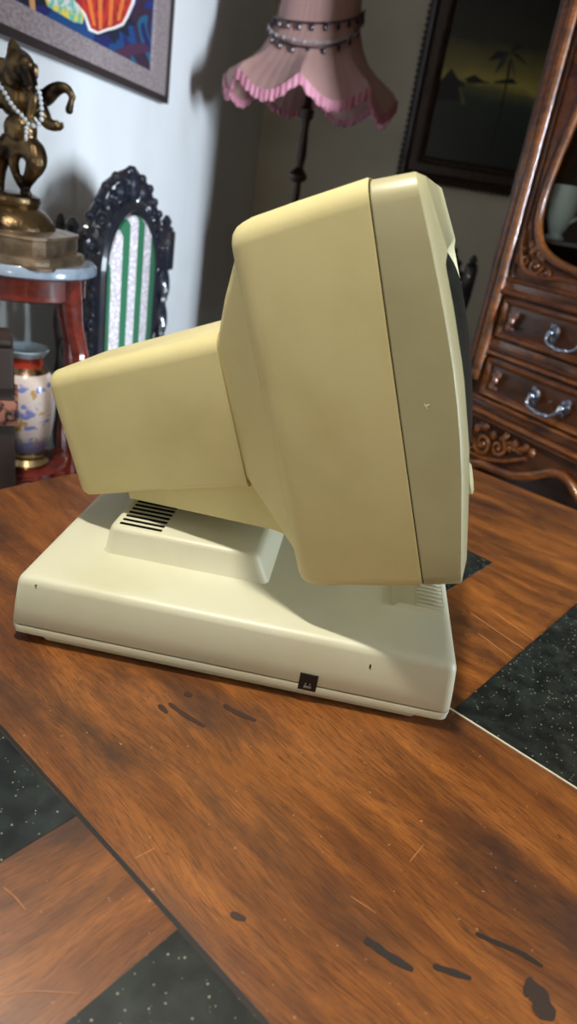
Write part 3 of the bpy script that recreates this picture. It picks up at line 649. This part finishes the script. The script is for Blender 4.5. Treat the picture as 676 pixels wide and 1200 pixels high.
def garland(z0, sag, m, name, lab, drops, seed, dxs=0):
    g_ = empty(name, (LX, LY, z0), 0, lab, 'garland', 'bead garlands round the lamp shade')
    mb = MB(); n = 44; pts = []
    for i in range(n+1):
        th = pi+.15+(pi-.3)*i/n; rr2 = R0*.47 + .02; z = z0-sag*sin(pi*i/n)+.05*(i/n-.4)
        f2 = z-zr_; rad_ = R0*(.45 if f2 > .22 else .45+(.22-f2)*.6 if f2 > .17 else .48+(.17-f2)*1.5)+.014
        pts.append(Vector((rad_*cos(th+dxs), rad_*sin(th+dxs), z-z0)))
    mb.tube(pts, .0035, 6); mb.build('string', m, g_)
    for i in range(2, n, 4 if drops else 3):
        p = pts[i]; MB().ball((p.x*1.01, p.y*1.01, p.z-(.012 if drops else 0)), (.007, .007, .011) if drops else (.006, .006, .006), 8, 6).build('bead', m, g_)
garland(zr_+.20, .055, M_jet, 'bead_garland', 'upper dark beaded garland with drops round the pink shade', True, 1)
garland(zr_+.19, .115, M_jet, 'bead_garland', 'lower, deeper-hanging dark beaded garland on the pink shade', True, 2)
garland(zr_+.175, .085, M_silverbead, 'bead_garland', 'grey beaded garland between the two dark ones on the pink shade', False, 3, .04)

# ------------------------------------------------------------------ picture on the left wall (plane x = XL)
def on_wall(x, y, d=.018): v = at_x(x, y, XL+d); return v.y, v.z
yr, zb = on_wall(197, 122, .034); yr2 = on_wall(204, 30, .034)[0]; yr = yr*.8+yr2*.2
ri, bi = on_wall(175.5, 84); ri2 = on_wall(180, 10)[0]; ri = ri*.85+ri2*.15
P1 = empty('embroidered_picture', (XL, yr-.75, zb), 0, 'framed embroidery of red flounced skirt on blue, taupe mat, on the left wall', 'picture')
yl = yr-1.50; zt_ = zb+1.0; oy = yr-.75
def wbox(mb, y0, y1, z0, z1, x0, x1, r=0): return mb.box((x0, y0-oy, z0-zb), (x1, y1-oy, z1-zb), r)
e = .018
fm_ = MB(); wbox(fm_, yl, yr, zb, zb+e, .0, .034); wbox(fm_, yl, yr, zt_-e, zt_, .0, .034); wbox(fm_, yl, yl+e, zb, zt_, .0, .034); wbox(fm_, yr-e, yr, zb, zt_, .0, .034)
fm_.build('frame', M_frame1, P1)
mm = MB(); mi = yr-ri; mh = bi-zb
wbox(mm, yl+e, yr-e, zb+e, bi, .002, .026); wbox(mm, yl+e, yr-e, zt_-mh, zt_-e, .002, .026); wbox(mm, yl+e, yl+mi, bi, zt_-mh, .002, .026); wbox(mm, ri, yr-e, bi, zt_-mh, .002, .026)
mm.build('mat_border', M_linen, P1)
def art_mat():
    m = mat('embroidery_ground', (22, 60, 120), .9); nt = m.node_tree; N = nt.nodes; L = nt.links; b = N['Principled BSDF']
    tc = N.new('ShaderNodeTexCoord'); mp = N.new('ShaderNodeMapping'); mp.inputs['Scale'].default_value = (1, 1, 2.2); mp.inputs['Rotation'].default_value = (.3, 0, 0); L.new(tc.outputs['Object'], mp.inputs[0])
    n = N.new('ShaderNodeTexNoise'); n.inputs['Scale'].default_value = 2.6; n.inputs['Detail'].default_value = 1.5; n.inputs['Distortion'].default_value = 1.2; L.new(mp.outputs[0], n.inputs['Vector'])
    r = N.new('ShaderNodeValToRGB'); r.color_ramp.interpolation = 'CONSTANT'; L.new(n.outputs[0], r.inputs[0]); el = r.color_ramp.elements
    el[0].color = lin((12, 14, 36)); el[0].position = 0; el[1].color = lin((20, 26, 84)); el[1].position = .36
    for p_, c_ in ((.44, (14, 62, 110)), (.52, (18, 34, 96)), (.56, (50, 24, 46)), (.64, (18, 84, 116)), (.72, (24, 26, 80))): q_ = el.new(p_); q_.color = lin(c_)
    L.new(r.outputs[0], b.inputs['Base Color']); return m
can = MB(); wbox(can, yl+mi-.002, ri+.002, bi-.002, zt_-mh+.002, .002, .018); can.build('embroidery', art_mat(), P1)
def patch(px, m, x, name):
    P = [on_wall(a, b_) for a, b_ in px]; return MB().prism([(p[0]-oy, p[1]-zb) for p in P], 'x', .0175, .0175+x).build(name, m, P1)
patch([(0, 20), (30, 22), (55, 30), (80, 50), (105, 62), (130, 62), (150, 52), (170, 50), (176, 60), (150, 66), (135, 80), (110, 76), (80, 66), (60, 48), (30, 34), (0, 32)], mat('plum_thread', (70, 34, 62), .9), .0008, 'plum_swirl')
patch([(98, 12), (108, 20), (104, 28), (116, 30), (112, 44), (126, 40), (135, 52), (140, 36), (152, 44), (150, 30), (160, 30), (150, 16), (120, 0), (98, 2)], mat('navy_thread', (14, 18, 40), .9), .0011, 'navy_shadow')
M_redt = mat('red_thread', (190, 44, 30), .85, noise=((140, 26, 26), 60, .45, .55, one)); M_ort = mat('orange_thread', (214, 110, 44), .85); M_wht = mat('white_thread', (232, 222, 214), .85)
patch([(78, -8), (98, 18), (104, 36), (114, 40), (126, 36), (134, 34), (144, 30), (150, 20), (157, 4), (160, -10)], M_wht, .0016, 'skirt_hem')
patch([(80, -8), (100, 16), (106, 33), (114, 37), (125, 33), (133, 31), (142, 27), (147, 18), (153, 3), (156, -10)], M_redt, .0022, 'skirt')
for a_, b_ in (((100, -6), (110, 30)), ((114, -6), (117, 34)), ((128, -6), (128, 30)), ((142, -6), (138, 24))):
    patch([(a_[0], a_[1]), (b_[0]-2, b_[1]), (b_[0]+1.5, b_[1]), (a_[0]+5, a_[1])], M_ort, .0028, 'skirt_fold')
patch([(50, -8), (56, 8), (66, 14), (76, 20), (86, 26), (96, 28), (98, 18), (90, 4), (80, -8)], mat('yellow_thread', (214, 190, 70), .85, noise=((90, 170, 150), 50, .48, .54, one)), .0018, 'yellow_flounce')
patch([(44, -8), (52, -2), (62, 6), (74, 8), (86, 16), (94, 18), (90, 4), (78, -8)], mat('pale_thread', (205, 200, 190), .85, noise=((100, 170, 150), 60, .48, .54, one)), .0024, 'pale_flounce')
patch([(33, -8), (35, 8), (38, 18), (41, 18), (40, 4), (39, -8)], mat('skin_thread', (196, 140, 90), .85), .0024, 'leg_stitching')

# ------------------------------------------------------------------ dark landscape painting on the back wall (plane y = YB)
def onb(x, y): v = at_y(x, y, YB); return v.x, v.z
xl, zb2 = onb(465, 207); zb2 = (onb(517, 217)[1]+onb(590, 228)[1])/2
fw = .13; wd, ht = 1.05, 1.30
P2 = empty('landscape_painting', (xl+wd/2, YB, zb2), 0, 'dark framed landscape painting with yellow dusk glow and hut, behind the monitor', 'picture')
fp = MB()
def frame_prof(mb, x0, x1, z0, z1, steps):    # stepped frame built from nested rectangles
    prev = None; rings_ = []
    for i, (ins, y) in enumerate(steps):
        rings_.append([(x0+ins, y, z0+ins), (x1-ins, y, z0+ins), (x1-ins, y, z1-ins), (x0+ins, y, z1-ins)])
    mb.loft(rings_, False, False)
frame_prof(fp, -wd/2, wd/2, 0, ht, [(0, -.001), (0, -.03), (.012, -.045), (.03, -.05), (.045, -.035), (.05, -.03), (.09, -.03), (.10, -.036), (.115, -.03), (fw, -.012), (fw, -.002), (0, -.001)])
fp.build('frame', M_frame, P2, 20)
bd = MB()
for i in range(44):
    z = .02+i*(ht-.04)/43
    for x in (-wd/2, wd/2): bd.ball((x, -.03, z), (.010, .012, .012), 6, 4)
for i in range(36):
    x = -wd/2+.02+i*(wd-.04)/35
    for z in (0, ht): bd.ball((x, -.03, z), (.012, .012, .010), 6, 4)
bd.build('beaded_edge', M_frame, P2)
def paint_mat():
    m = mat('dusk_painting', (14, 18, 16), .35, coat=.2); nt = m.node_tree; N = nt.nodes; L = nt.links; b = N['Principled BSDF']
    tc = N.new('ShaderNodeTexCoord'); sp_ = N.new('ShaderNodeSeparateXYZ'); L.new(tc.outputs['Object'], sp_.inputs[0])
    n = N.new('ShaderNodeTexNoise'); n.inputs['Scale'].default_value = 5; n.inputs['Detail'].default_value = 5; L.new(tc.outputs['Object'], n.inputs['Vector'])
    ad = N.new('ShaderNodeMath'); ad.operation = 'MULTIPLY_ADD'; ad.inputs[1].default_value = .12; L.new(n.outputs[0], ad.inputs[0]); L.new(sp_.outputs[2], ad.inputs[2])
    r = N.new('ShaderNodeValToRGB'); el = r.color_ramp.elements; mr = N.new('ShaderNodeMapRange'); mr.inputs['From Min'].default_value = 0; mr.inputs['From Max'].default_value = ht; L.new(ad.outputs[0], mr.inputs['Value']); L.new(mr.outputs[0], r.inputs[0])
    zg = (onb(560, 100)[1]-zb2+.06)/ht; zg2 = (onb(560, 80)[1]-zb2+.06)/ht
    el[0].position = 0; el[0].color = lin((20, 30, 30)); el[1].position = 1; el[1].color = lin((10, 11, 12))
    for p_, c_ in ((zg-.16, (26, 40, 38)), (zg-.05, (34, 50, 46)), (zg-.012, (92, 92, 50)), (zg+.015, (178, 160, 72)), (zg2, (130, 118, 56)), (zg2+.10, (34, 36, 26)), (zg2+.22, (14, 15, 14))):
        q_ = el.new(p_); q_.color = lin(c_)
    L.new(r.outputs[0], b.inputs['Base Color']); return m
MB().box((-wd/2+fw-.01, -.010, fw-.01), (wd/2-fw+.01, -.004, ht-fw+.01)).build('canvas', paint_mat(), P2)
M_sil = mat('dark_paint', (16, 20, 18), .5); M_grn = mat('green_paint', (44, 58, 46), .5)
def pp(px, m, d, name):
    P = [onb(a, b_) for a, b_ in px]; return MB().prism([(p[0]-xl-wd/2, p[1]-zb2) for p in P], 'y', -.0101-d, -.0098).build(name, m, P2)
pp([(508, 106), (513, 98), (529, 80), (536, 92), (545, 100), (540, 106), (538, 118), (510, 118)], M_sil, .001, 'painted_hut')
pp([(545, 92), (556, 88), (566, 95), (575, 97), (560, 98), (548, 98)], M_sil, .001, 'painted_bush')
pp([(577, 96), (600, 92), (606, 99), (580, 98)], M_sil, .001, 'painted_bush')
pp([(596, 70), (599, 72), (592, 110), (576, 176), (572, 176), (590, 110)], M_sil, .0012, 'painted_palm_trunk')
for a_ in ((-26, 10), (-18, 26), (6, 32), (22, 16), (-8, -16), (16, -10)):
    pp([(597, 62), (597+a_[0]*.5-2, 60+a_[1]*.5-5), (597+a_[0], 62+a_[1]), (597+a_[0]*.5+2, 64+a_[1]*.5)], M_grn if a_[1] > 20 else M_sil, .0014, 'painted_palm_frond')
pp([(540, 100), (545, 122), (541, 124), (537, 104)], mat('ochre_paint', (96, 88, 52), .5), .0012, 'painted_path')

# ------------------------------------------------------------------ carved display cabinet, standing at an angle (local x along its front, y into it)
CA = math.atan2(-.7934, .6088)
KC = empty('display_cabinet', (.270, 1.85, 0), CA, 'tall polished walnut cabinet with carved glazed door and two brass-handled drawers', 'cabinet')
CWd, CD, CH = .74, .40, 2.05
cx_ = CWd/2
# carcass: sides, back, top, shelves
cc = MB()
cc.box((.005, .03, .64), (.028, CD, CH)).box((CWd-.028, .03, .64), (CWd-.005, CD, CH)).box((.028, CD-.02, .64), (CWd-.028, CD, CH)).box((.005, .03, CH), (CWd-.005, CD, CH+.03))
cc.box((.028, .02, 1.02), (CWd-.028, CD-.02, 1.04)).box((.028, .02, .70), (CWd-.028, CD-.02, .72)).box((.028, .012, .846), (CWd-.028, CD-.02, .880))
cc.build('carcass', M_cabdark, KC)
# corner posts: stacked round mouldings running the full height
def rail(name, path, rad, m, n=12): return MB().tube(path, rad, n).build(name, m, KC)
for s in (0, 1):
    X = (lambda v: v) if s == 0 else (lambda v: CWd-v)
    cp = MB(); a_, b_ = sorted((X(-.006), X(.060))); cp.box((a_, .012, .60), (b_, .05, CH)); cp.build('corner_post', M_cabdark, KC)
    rail('post_moulding', [(X(.000), .010, .745), (X(.000), .010, CH)], .006, M_cabdark)
    rail('post_moulding', [(X(.016), .006, .745), (X(.016), .006, CH)], .0085, M_cab)
    rail('post_moulding', [(X(.042), .004, .780), (X(.042), .004, CH)], .0135, M_cab, 18)
    rail('post_moulding', [(X(.064), .008, 1.035), (X(.064), .008, CH)], .0055, M_cabdark)
# door: frame with shaped opening
op = [(.128, 1.62), (.127, 1.50), (.124, 1.397), (.112, 1.333), (.100, 1.26), (.096, 1.204), (.101, 1.157), (.124, 1.118), (.160, 1.094), (.205, 1.082), (.26, 1.074), (.32, 1.068), (cx_, 1.066)]
op = [Vector((x, z, 0)) for x, z in op]; half = smooth(op, 3)
top = [Vector((.128, 1.70, 0)), Vector((.15, 1.80, 0)), Vector((.22, 1.87, 0)), Vector((.30, 1.90, 0)), Vector((cx_, 1.91, 0))]
half = smooth(top[::-1]+[Vector((.128, 1.62, 0))], 3)[:-1]+half
full = [(p.x, p.y) for p in half]+[(CWd-p.x, p.y) for p in half[::-1][1:-1]]
n_ = len(full); outer_ = []
X0, X1, Z0, Z1 = .060, CWd-.060, 1.036, 1.99
for x, z in full:                             # matching points on the door's outer rectangle
    dx, dz = x-cx_, z-1.48; k = min(((X1-cx_)/abs(dx)) if abs(dx) > 1e-6 else 9e9, ((Z1-1.48)/dz) if dz > 0 else ((1.48-Z0)/-dz) if dz < 0 else 9e9); outer_.append((cx_+dx*k, 1.48+dz*k))
# snap nearest points to the rectangle's corners so it stays square
for c_ in ((X0, Z0), (X1, Z0), (X0, Z1), (X1, Z1)):
    i = min(range(n_), key=lambda k: math.dist(outer_[k], c_)); outer_[i] = c_
DR = MB().loft([[(x, .022, z) for x, z in outer_], [(x, .010, z) for x, z in outer_], [(x, .010, z) for x, z in full], [(x, .022, z) for x, z in full]], False, False).build('door', M_cab, KC, 30)
MB().tube([(x, .007, z) for x, z in full]+[(full[0][0], .007, full[0][1])], .0095, 12).build('door_moulding', M_cab, DR)
in2 = [(cx_+(x-cx_)*.955, 1.48+(z-1.48)*.975) for x, z in full]
MB().tube([(cx_+(x-cx_)*1.065, .009, 1.48+(z-1.48)*1.03) for x, z in full]+[(cx_+(full[0][0]-cx_)*1.065, .009, 1.48+(full[0][1]-1.48)*1.03)], .004, 8).build('door_moulding', M_cabdark, DR)
MB().prism([(x, z) for x, z in full], 'y', .018, .021).build('glass', M_clear, DR)
for s in (1, -1):
    cv1 = MB()
    X = (lambda v: v) if s == 1 else (lambda v: CWd-v)
    def sc1(c, r, a, t, sg, rad): scroll(cv1, (X(c[0]), c[1]), r, a if s == 1 else pi-a, t, sg*s, rad, .004, 20)
    sc1((.092, 1.078), .024, pi/2, 1.1, 1, .0055); sc1((.130, 1.070), .020, 0, 1.1, -1, .005); sc1((.168, 1.060), .014, pi, 1.0, 1, .0042)
    cv1.tube(smooth([(X(.070), .006, 1.14), (X(.078), .003, 1.10), (X(.10), .002, 1.06), (X(.15), .003, 1.048), (X(.21), .005, 1.056), (X(.30), .006, 1.052)], 5), .0055, 8)
    for c in ((.112, 1.098), (.122, 1.106), (.134, 1.096), (.146, 1.088), (.106, 1.112)): cv1.ball((X(c[0]), .004, c[1]), (.008, .007, .010), 8, 6)
    cv1.build('door_carving', M_cab, DR)
# rails and mouldings between door and drawers
def hm(z, r, y=.006, m=M_cab, x0=.052, name='rail_moulding'): return MB().tube([(x0, y, z), (CWd-x0, y, z)], r, 10).build(name, m, KC)
MB().box((.05, .008, .992), (CWd-.05, .04, 1.036), .003).build('rail', M_cab, KC); hm(1.028, .006); hm(1.000, .0085, .004)
MB().box((.05, .010, .846), (CWd-.05, .04, .888), .003).build('rail', M_cab, KC); hm(.866, .0045, .008, M_cabdark); hm(.853, .006)
MB().box((.0, .006, .690), (CWd, .05, .742), .003).build('rail', M_cab, KC); hm(.738, .006, .004, M_cab, 0); hm(.722, .004, .004, M_cabdark, 0); hm(.706, .007, .002, M_cab, 0); hm(.694, .005, .002, M_cabdark, 0)
# drawers
def handle(parent, hx, hz):
    h = MB()
    for s in (-1, 1):
        x = hx+s*.044
        h.lathe([(.0, -.0), (.016, .0), (.017, .004), (.010, .008), (.0, .009)], n=16) if False else None
        h.ball((x, -.002, hz+.004), (.015, .006, .017), 12, 8); h.ball((x, -.014, hz+.004), (.0085, .010, .0085), 10, 8)
        h.ball((x+s*.006, -.004, hz+.016), (.007, .004, .009), 8, 6); h.ball((x-s*.003, -.004, hz-.012), (.007, .004, .008), 8, 6)
    h.tube(smooth([(hx-.044, -.022, hz+.004), (hx-.042, -.026, hz-.010), (hx-.028, -.028, hz-.020), (hx-.010, -.029, hz-.023), (hx, -.030, hz-.024), (hx+.010, -.029, hz-.023), (hx+.028, -.028, hz-.020), (hx+.042, -.026, hz-.010), (hx+.044, -.022, hz+.004)], 4), .0042, 10)
    h.ball((hx, -.030, hz-.024), (.010, .0065, .0065), 10, 8); h.ball((hx-.02, -.029, hz-.021), .0055, 8, 6); h.ball((hx+.02, -.029, hz-.021), .0055, 8, 6)
    h.build('handle', M_brass, parent)
def mount(parent, mx_, mz):
    h = MB(); scroll(h, (mx_+.004, mz+.016), .010, -pi/2, 1.0, 1, .0032, -.001, 14); scroll(h, (mx_-.004, mz-.016), .010, pi/2, 1.0, 1, .0032, -.001, 14)
    h.ball((mx_, -.001, mz), (.0075, .005, .011), 10, 8); h.ball((mx_+.009, -.001, mz-.018), .0045, 8, 6); h.ball((mx_-.008, -.001, mz+.012), .004, 8, 6); h.build('keyhole_mount', M_pinkmetal, parent)
for z0, z1 in ((.888, .992), (.742, .846)):
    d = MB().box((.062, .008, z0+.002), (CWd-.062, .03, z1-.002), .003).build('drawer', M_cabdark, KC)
    fr2 = MB(); frame_prof(fr2, .066, CWd-.066, z0+.006, z1-.006, [(0, .010), (0, .002), (.004, -.001), (.009, .001), (.012, .006), (.016, .0085), (.016, .012)]); fr2.build('drawer_frame', M_cab, d, 20)
    zm = (z0+z1)/2
    handle(d, .285, zm); handle(d, CWd-.285, zm); mount(d, .110, zm); mount(d, CWd-.110, zm)
# shaped apron with carving, curved lower moulding and cabriole legs
low = [(.02, .50), (.055, .535), (.095, .562), (.14, .578), (.19, .582), (.24, .590), (.30, .615), (.34, .640), (cx_, .648)]
lw = smooth([Vector((x, z, 0)) for x, z in low], 4); lf = [(p.x, p.y) for p in lw]+[(CWd-p.x, p.y) for p in lw[::-1][1:]]
n2 = len(lf); topl = [(x, .692) for x, z in lf]
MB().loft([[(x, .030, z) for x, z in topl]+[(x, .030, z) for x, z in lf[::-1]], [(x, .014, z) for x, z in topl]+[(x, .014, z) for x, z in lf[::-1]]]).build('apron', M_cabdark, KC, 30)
MB().tube([(x, .006, z+.004) for x, z in lf], .011, 12).build('apron_moulding', M_cab, KC)
for s in (1, -1):
    ca = MB()
    X = (lambda v: v) if s == 1 else (lambda v: CWd-v)
    def sc2(c, r, a, t, sg, rad): scroll(ca, (X(c[0]), c[1]), r, a if s == 1 else pi-a, t, sg*s, rad, .008, 24)
    sc2((.120, .632), .030, pi, 1.5, 1, .0065); sc2((.172, .640), .026, pi/2, 1.3, -1, .006); sc2((.205, .652), .016, 0, 1.1, 1, .005); sc2((.075, .622), .022, 0, 1.2, -1, .0055); sc2((.240, .662), .012, pi, 1.0, 1, .004)
    for c in ((.09, .662), (.105, .672), (.118, .676), (.15, .664), (.188, .676), (.222, .668), (.255, .672), (.06, .655), (.275, .668)): ca.ball((X(c[0]), .008, c[1]), (.009, .008, .012), 8, 6)
    ca.tube(smooth([(X(.05), .008, .60), (X(.09), .006, .595), (X(.14), .006, .598), (X(.20), .008, .615), (X(.26), .010, .645)], 5), .0055, 8)
    ca.build('apron_carving', M_cab, KC)
for x in (.035, CWd-.035):
    for y in (.05, CD-.04):
        s = 1 if x < cx_ else -1
        MB().tube(smooth([(x, y, .66), (x-s*.008, y-.008, .58), (x-s*.012, y-.012, .48), (x+s*.005, y, .30), (x+s*.008, y, .15), (x-s*.006, y-.01, .05), (x-s*.012, y-.016, .0)], 5), [.042*(1-.0215*i) for i in range(31)], 14).build('leg', M_cab, KC)
MB().box((.03, .10, .50), (CWd-.03, .115, .70)).build('inner_panel', M_cabdark, KC)
# white cup standing inside the cabinet
iv = Matrix.Translation(KC.location) @ Matrix.Rotation(CA, 4, 'Z')
ivi = iv.inverted(); c0_ = ivi @ CAM; d0_ = (ivi @ (CAM+ray(650, 245)))-c0_; t0_ = (.075-c0_.y)/d0_.y; q0_ = c0_+d0_*t0_
MB().box((.028, .024, q0_.z-.072), (CWd-.028, CD-.02, q0_.z-.064)).build('shelf', M_cabdark, KC)
cup = empty('porcelain_cup', iv @ Vector((q0_.x+.012, .085, q0_.z-.0635)), CA, 'white porcelain cup behind the glass of the walnut cabinet', 'cup')
MB().lathe([(.022, 0), (.024, .004), (.016, .012), (.032, .045), (.036, .085), (.034, .115), (.032, .115), (.033, .085), (.02, .03), (0, .02)], n=28).build('bowl', M_white, cup)
MB().tube(smooth([(.034, 0, .095), (.055, 0, .09), (.058, 0, .06), (.034, 0, .04)], 6), .0035, 8).build('handle', M_white, cup)
